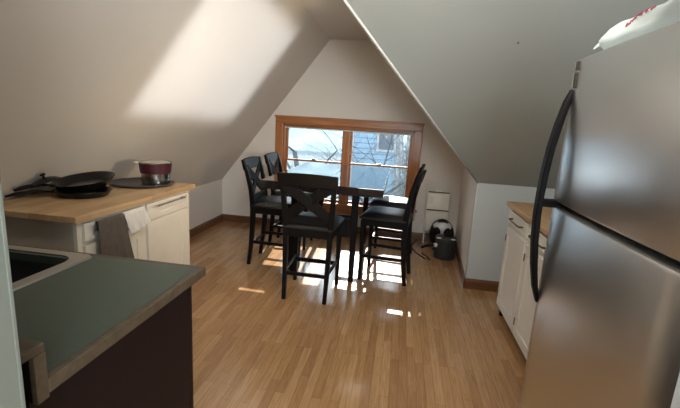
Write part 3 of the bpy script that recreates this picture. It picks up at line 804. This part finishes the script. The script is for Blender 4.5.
cn = thing('canister', 'dark grey ribbed canister with a lid knob in front of the round vacuum', 'canister', (.583, 4.47, 0), R(-5))
bm = NB()
lathe(bm, [(.01, 0), (.115, 0), (.122, .01), (.122, .03), (.112, .036), (.110, .20), (.116, .205), (.116, .235), (.105, .250), (.01, .256)], 40, Matrix.Scale(.9, 4, (0, 1, 0)))
for k in range(24):
    t = 2 * math.pi * k / 24; x = .110 * math.cos(t); y = .099 * math.sin(t); tube(bm, [(x, y, .035), (x, y, .20)], .004, 6)
link('drum', bm, M_blackm, cn, smooth='auto')
bm = NB(); tube(bm, [(-.02, 0, .252), (.01, 0, .268), (.05, 0, .270), (.075, 0, .262)], [.014, .018, .016, .008], 12); link('lid_knob', bm, M_black, cn, smooth=True)
bm = NB(); box(bm, -.10, .10, -.088, -.07, .236, .248, .003); link('lid_latch', bm, M_silver, cn)
bm = NB(); tube(bm, [(-.095, -.05, .150), (-.125, -.065, .150)], [.026, .022], 16); pr = link('hose_port', bm, M_silver, cn, smooth='auto')
bm = NB(); tube(bm, [(-.12, -.063, .150), (-.17, -.07, .145), (-.21, -.06, .13), (-.25, -.03, .10)], .016, 12); link('hose', bm, M_black, cn, smooth='auto')
# cords and outlet
bm = NB(); tube(bm, [(.34, 4.53, .008), (.40, 4.42, .006), (.42, 4.32, .006), (.36, 4.36, .006), (.28, 4.52, .006), (.22, 4.75, .006), (.27, 4.98, .006), (.32, 5.08, .02)], .006, 8)
tag(link('power_cord', bm, M_black, smooth=True), 'thin black power cord lying on the floor left of the canister', 'cord')
ol = thing('wall_outlet', 'white outlet plate low on the wall below the right window corner', 'outlet', (.34, YE - .002, .165))
bm = NB(); box(bm, -.035, .035, -.006, 0, -.055, .055, .002); link('cover_plate', bm, M_white, ol)
bm = NB()
for z in (-.022, .022): box(bm, -.014, .014, -.009, -.005, z - .013, z + .013, .003)
link('sockets', bm, M_heater, ol)

# ------------------------------------------------------------------ outside
M_snow = mat('pale_ground', (.11, .13, .14), spec=0, rough=.9, bump=.3, bscale=3, var=.25, vscale=3)
M_siding = mat('blue_grey_siding', (.13, .19, .245), spec=0, rough=.7, var=.05)
M_trimw = mat('white_house_trim', (.20, .21, .22), spec=0, rough=.6)
M_hpane = mat('house_dark_pane', (.06, .08, .10), rough=.15)
M_bark = mat('grey_bark', (.05, .052, .055), spec=0, rough=.9, bump=.5, bscale=30, var=.2)
M_shrub = mat('frosted_twigs', (.12, .135, .14), spec=0, rough=.9, var=.3)
bm = NB(); box(bm, -250, 250, YE + .4, 420, -3.2, -3.0); g_ = struct('ground', bm, M_snow)
M_backdrop = mat('pale_backdrop', (.19, .235, .26), rough=1, var=.35, vscale=.25, spec=0)  # added backdrop that keeps white sky out of the tabletop reflection
bm = NB(); rr = random.Random(9); prev = None
for k in range(81):
    x = -160 + 4 * k; h = 13 + 2.2 * math.sin(k * .21) + 1.2 * math.sin(k * .57 + 1) + rr.uniform(-.5, .5)
    cur = [bm.verts.new((x, 58, -3.05)), bm.verts.new((x, 74, h * .62)), bm.verts.new((x, 92, h))]
    if prev:
        for a in (0, 1): bm.faces.new([prev[a], cur[a], cur[a + 1], prev[a + 1]])
    prev = cur
struct('reflection_backdrop', bm, M_backdrop, smooth=True)
hs = thing('neighbour_house', 'blue-grey sided house seen through the right half of the window', 'house', (0, 0, 0))
HX0, HX1, HYY = -1.3, -.08, 11.0
bm = NB(); box(bm, HX0, HX1, HYY, HYY + 6, -3.0, 2.6)
for k in range(40): box(bm, HX0, HX1, HYY - .02, HYY, -3 + k * .14, -3 + k * .14 + .118)
link('siding_wall', bm, M_siding, hs)
bm = NB(); box(bm, HX1 - .02, HX1 + .12, HYY - .04, HYY + .1, -3, 2.6, .005); box(bm, HX0 - .1, HX0 + .02, HYY - .04, HYY + .1, -3, 2.6, .005); link('corner_board', bm, M_trimw, hs)
bm = NB(); prism(bm, [(HX0 - .4, 2.5), (HX1 + .4, 2.5), ((HX0 + HX1) / 2, 3.6)], 'y', HYY - .3, HYY + 6.2); link('roof', bm, M_bark, hs)
bm = NB(); wx, wz = -.40, 1.02
box(bm, wx - .26, wx + .26, HYY - .05, HYY - .01, wz + .25, wz + .31); box(bm, wx - .26, wx + .26, HYY - .05, HYY - .01, wz - .31, wz - .25)
for s in (-.23, .23): box(bm, wx + s - .03, wx + s + .03, HYY - .05, HYY - .01, wz - .25, wz + .25)
wf = link('window_frame', bm, M_trimw, hs)
bm = NB(); box(bm, wx - .2, wx + .2, HYY - .03, HYY - .012, wz - .25, wz + .25); link('pane', bm, M_hpane, wf)
ps = thing('utility_pole', 'pale slim pole outside the right edge of the window', 'pole', (.18, 10.3, -3.0))
bm = NB(); tube(bm, [(0, 0, 0), (0, 0, 6.5)], [.06, .045], 12); link('pole_shaft', bm, M_trimw, ps, smooth='auto')
bm = NB(); box(bm, -.5, .5, -.04, .04, 6.1, 6.2, .01); link('cross_arm', bm, M_trimw, ps)
def tree(loc, seed, label, h=6, spread=1.):
    rnd = random.Random(seed); t = thing('bare_tree', label, 'tree', loc)
    bt = NB(); bb = NB()
    def grow(bm, p, d, l, r, depth):
        pts = [p]; rs = [r]; q = Vector(p)
        for k in range(5):
            d = (d + Vector((rnd.uniform(-.22, .22), rnd.uniform(-.22, .22), rnd.uniform(-.10, .14)))).normalized()
            q = q + d * l / 5; pts.append(q.copy()); rs.append(r * (1 - .11 * (k + 1)))
        tube(bm, pts, rs, 6 if depth else 10)
        if depth < 4:
            for k in range(4 if depth else 7):
                i = rnd.randint(2, 5)
                ang = rnd.uniform(0, 6.28); side = Vector((math.cos(ang), math.sin(ang) * .6, rnd.uniform(-.15, .5))) * spread
                grow(bb, pts[i], (d * .6 + side).normalized(), l * rnd.uniform(.45, .7), rs[i] * .55, depth + 1)
    grow(bt, Vector((0, 0, 0)), Vector((0, 0, 1)), h * .75, .11, 0)
    link('trunk', bt, M_bark, t, smooth=True); link('branches', bb, M_bark, t, smooth=True)
tree((-2.05, 9.0, -3.0), 11, 'bare branching tree seen through the left half of the window', 5.0)
tree((-.62, 8.6, -3.0), 23, 'thin bare sapling in front of the blue-grey house', 3.6, .9)
def shrub(loc, seed, label, n=170, h=1.6):
    rnd = random.Random(seed); t = thing('frosted_shrub', label, 'shrub', loc)
    bm = NB()
    for k in range(n):
        a = rnd.uniform(0, 6.28); s = rnd.uniform(.1, .75)
        tip = Vector((math.cos(a) * s, math.sin(a) * s, h * rnd.uniform(.6, 1.2)))
        mid = tip * .5 + Vector((rnd.uniform(-.1, .1), rnd.uniform(-.1, .1), .15))
        tube(bm, [(0, 0, 0), mid, tip], [.012, .010, .004], 5)
        for _ in range(6):
            q = mid.lerp(tip, rnd.random()); tube(bm, [q, q + Vector((rnd.uniform(-.14, .14), rnd.uniform(-.14, .14), rnd.uniform(-.02, .14)))], [.009, .006], 4)
    link('twigs', bm, M_shrub, t, smooth=True)
shrub((.42, 8.9, -3.0), 5, 'dense frosted shrub outside behind the lower right pane', 260, 3.9)

# ------------------------------------------------------------------ light
w = bpy.data.worlds.new('sky'); SC.world = w; w.use_nodes = True
bgn = w.node_tree.nodes['Background']; bgn.inputs['Color'].default_value = (.80, .92, 1.0, 1); bgn.inputs['Strength'].default_value = 6.5
def lamp(name, kind, loc, direction, energy, color, **kw):
    d = bpy.data.lights.new(name, kind); d.energy = energy; d.color = color
    for k, v in kw.items(): setattr(d, k, v)
    o = bpy.data.objects.new(name, d); COL.objects.link(o); o.location = loc
    o.rotation_euler = Vector(direction).to_track_quat('-Z', 'Y').to_euler(); return o
lamp('sun', 'SUN', (0, 10, 8), (.07, -1, -.54), 14, (1, .95, .86), angle=R(.6))
po = lamp('window_portal', 'AREA', (-.69, YE + .2, .875), (0, -1, 0), 1, (1, 1, 1), shape='RECTANGLE', size=1.7, size_y=1.05)
po.data.cycles.is_portal = True
lamp('kitchen_window_light', 'AREA', (.75, -1.45, 1.6), (-.2, 1, -.02), 80, (.86, .95, 1), shape='RECTANGLE', size=.9, size_y=1.0)

def aimed(o, direction, updir):
    z = -Vector(direction).normalized(); y = Vector(updir); y = (y - z * y.dot(z)).normalized(); x = y.cross(z)
    o.rotation_euler = Matrix(((x.x, y.x, z.x), (x.y, y.y, z.y), (x.z, y.z, z.z))).to_euler()
# unseen area lamp added to make the bright patch on the left slope
LP = Vector((-.20, 3.05, 1.25))
bo = lamp('slope_patch_fill', 'AREA', (-.72, 3.05, 1.48), (-1, 0, 1), 5.2, (.93, .96, 1), shape='RECTANGLE', size=1.6, size_y=1.1, spread=R(20))
aimed(bo, (-1.0, .22, .52), (.605, 0, .796))
lamp('warm_slope_fill', 'SPOT', (-.30, 2.45, 1.2), (-1.5, .9, .05), 32, (1, .80, .56), spot_size=R(150), spot_blend=1, shadow_soft_size=0)  # unseen spot added to warm the lower slope and cabinet doors
lamp('warm_glow_fill', 'SPOT', (-.60, 3.1, 1.6), (-.36, .45, .75), 9, (1, .74, .42), spot_size=R(34), spot_blend=1, shadow_soft_size=0)  # unseen spot added for the warm glow near the slope top
lamp('bay_fill', 'AREA', (-.15, 1.2, 2.36), (-.05, 1, -.35), 34, (1, .95, .88), shape='RECTANGLE', size=.8, size_y=.3)  # added fill lamp above the frame, brightens the end wall; no fixture there
# ------------------------------------------------------------------ camera
cam = bpy.data.cameras.new('camera'); co = bpy.data.objects.new('camera', cam); COL.objects.link(co)
cam.sensor_width = 36; cam.lens = 36 * 401.65 / 680; cam.clip_start = .02
yaw, pitch, roll, H = .141, .201, .06, 1.43
fwd = Vector((-math.sin(yaw), math.cos(yaw), 0)); rt = Vector((math.cos(yaw), math.sin(yaw), 0)); upv = Vector((0, 0, 1))
Fv = fwd * math.cos(pitch) - upv * math.sin(pitch); Uv = upv * math.cos(pitch) + fwd * math.sin(pitch)
Rv = rt * math.cos(roll) + Uv * math.sin(roll); U2 = Uv * math.cos(roll) - rt * math.sin(roll)
co.matrix_world = Matrix(((Rv.x, U2.x, -Fv.x, 0), (Rv.y, U2.y, -Fv.y, 0), (Rv.z, U2.z, -Fv.z, H), (0, 0, 0, 1)))
SC.camera = co
SC.view_settings.view_transform = 'Standard'
SC.view_settings.look = 'None'
SC.view_settings.exposure = 0
SC.cycles.max_bounces = 10
SC.cycles.use_denoising = True
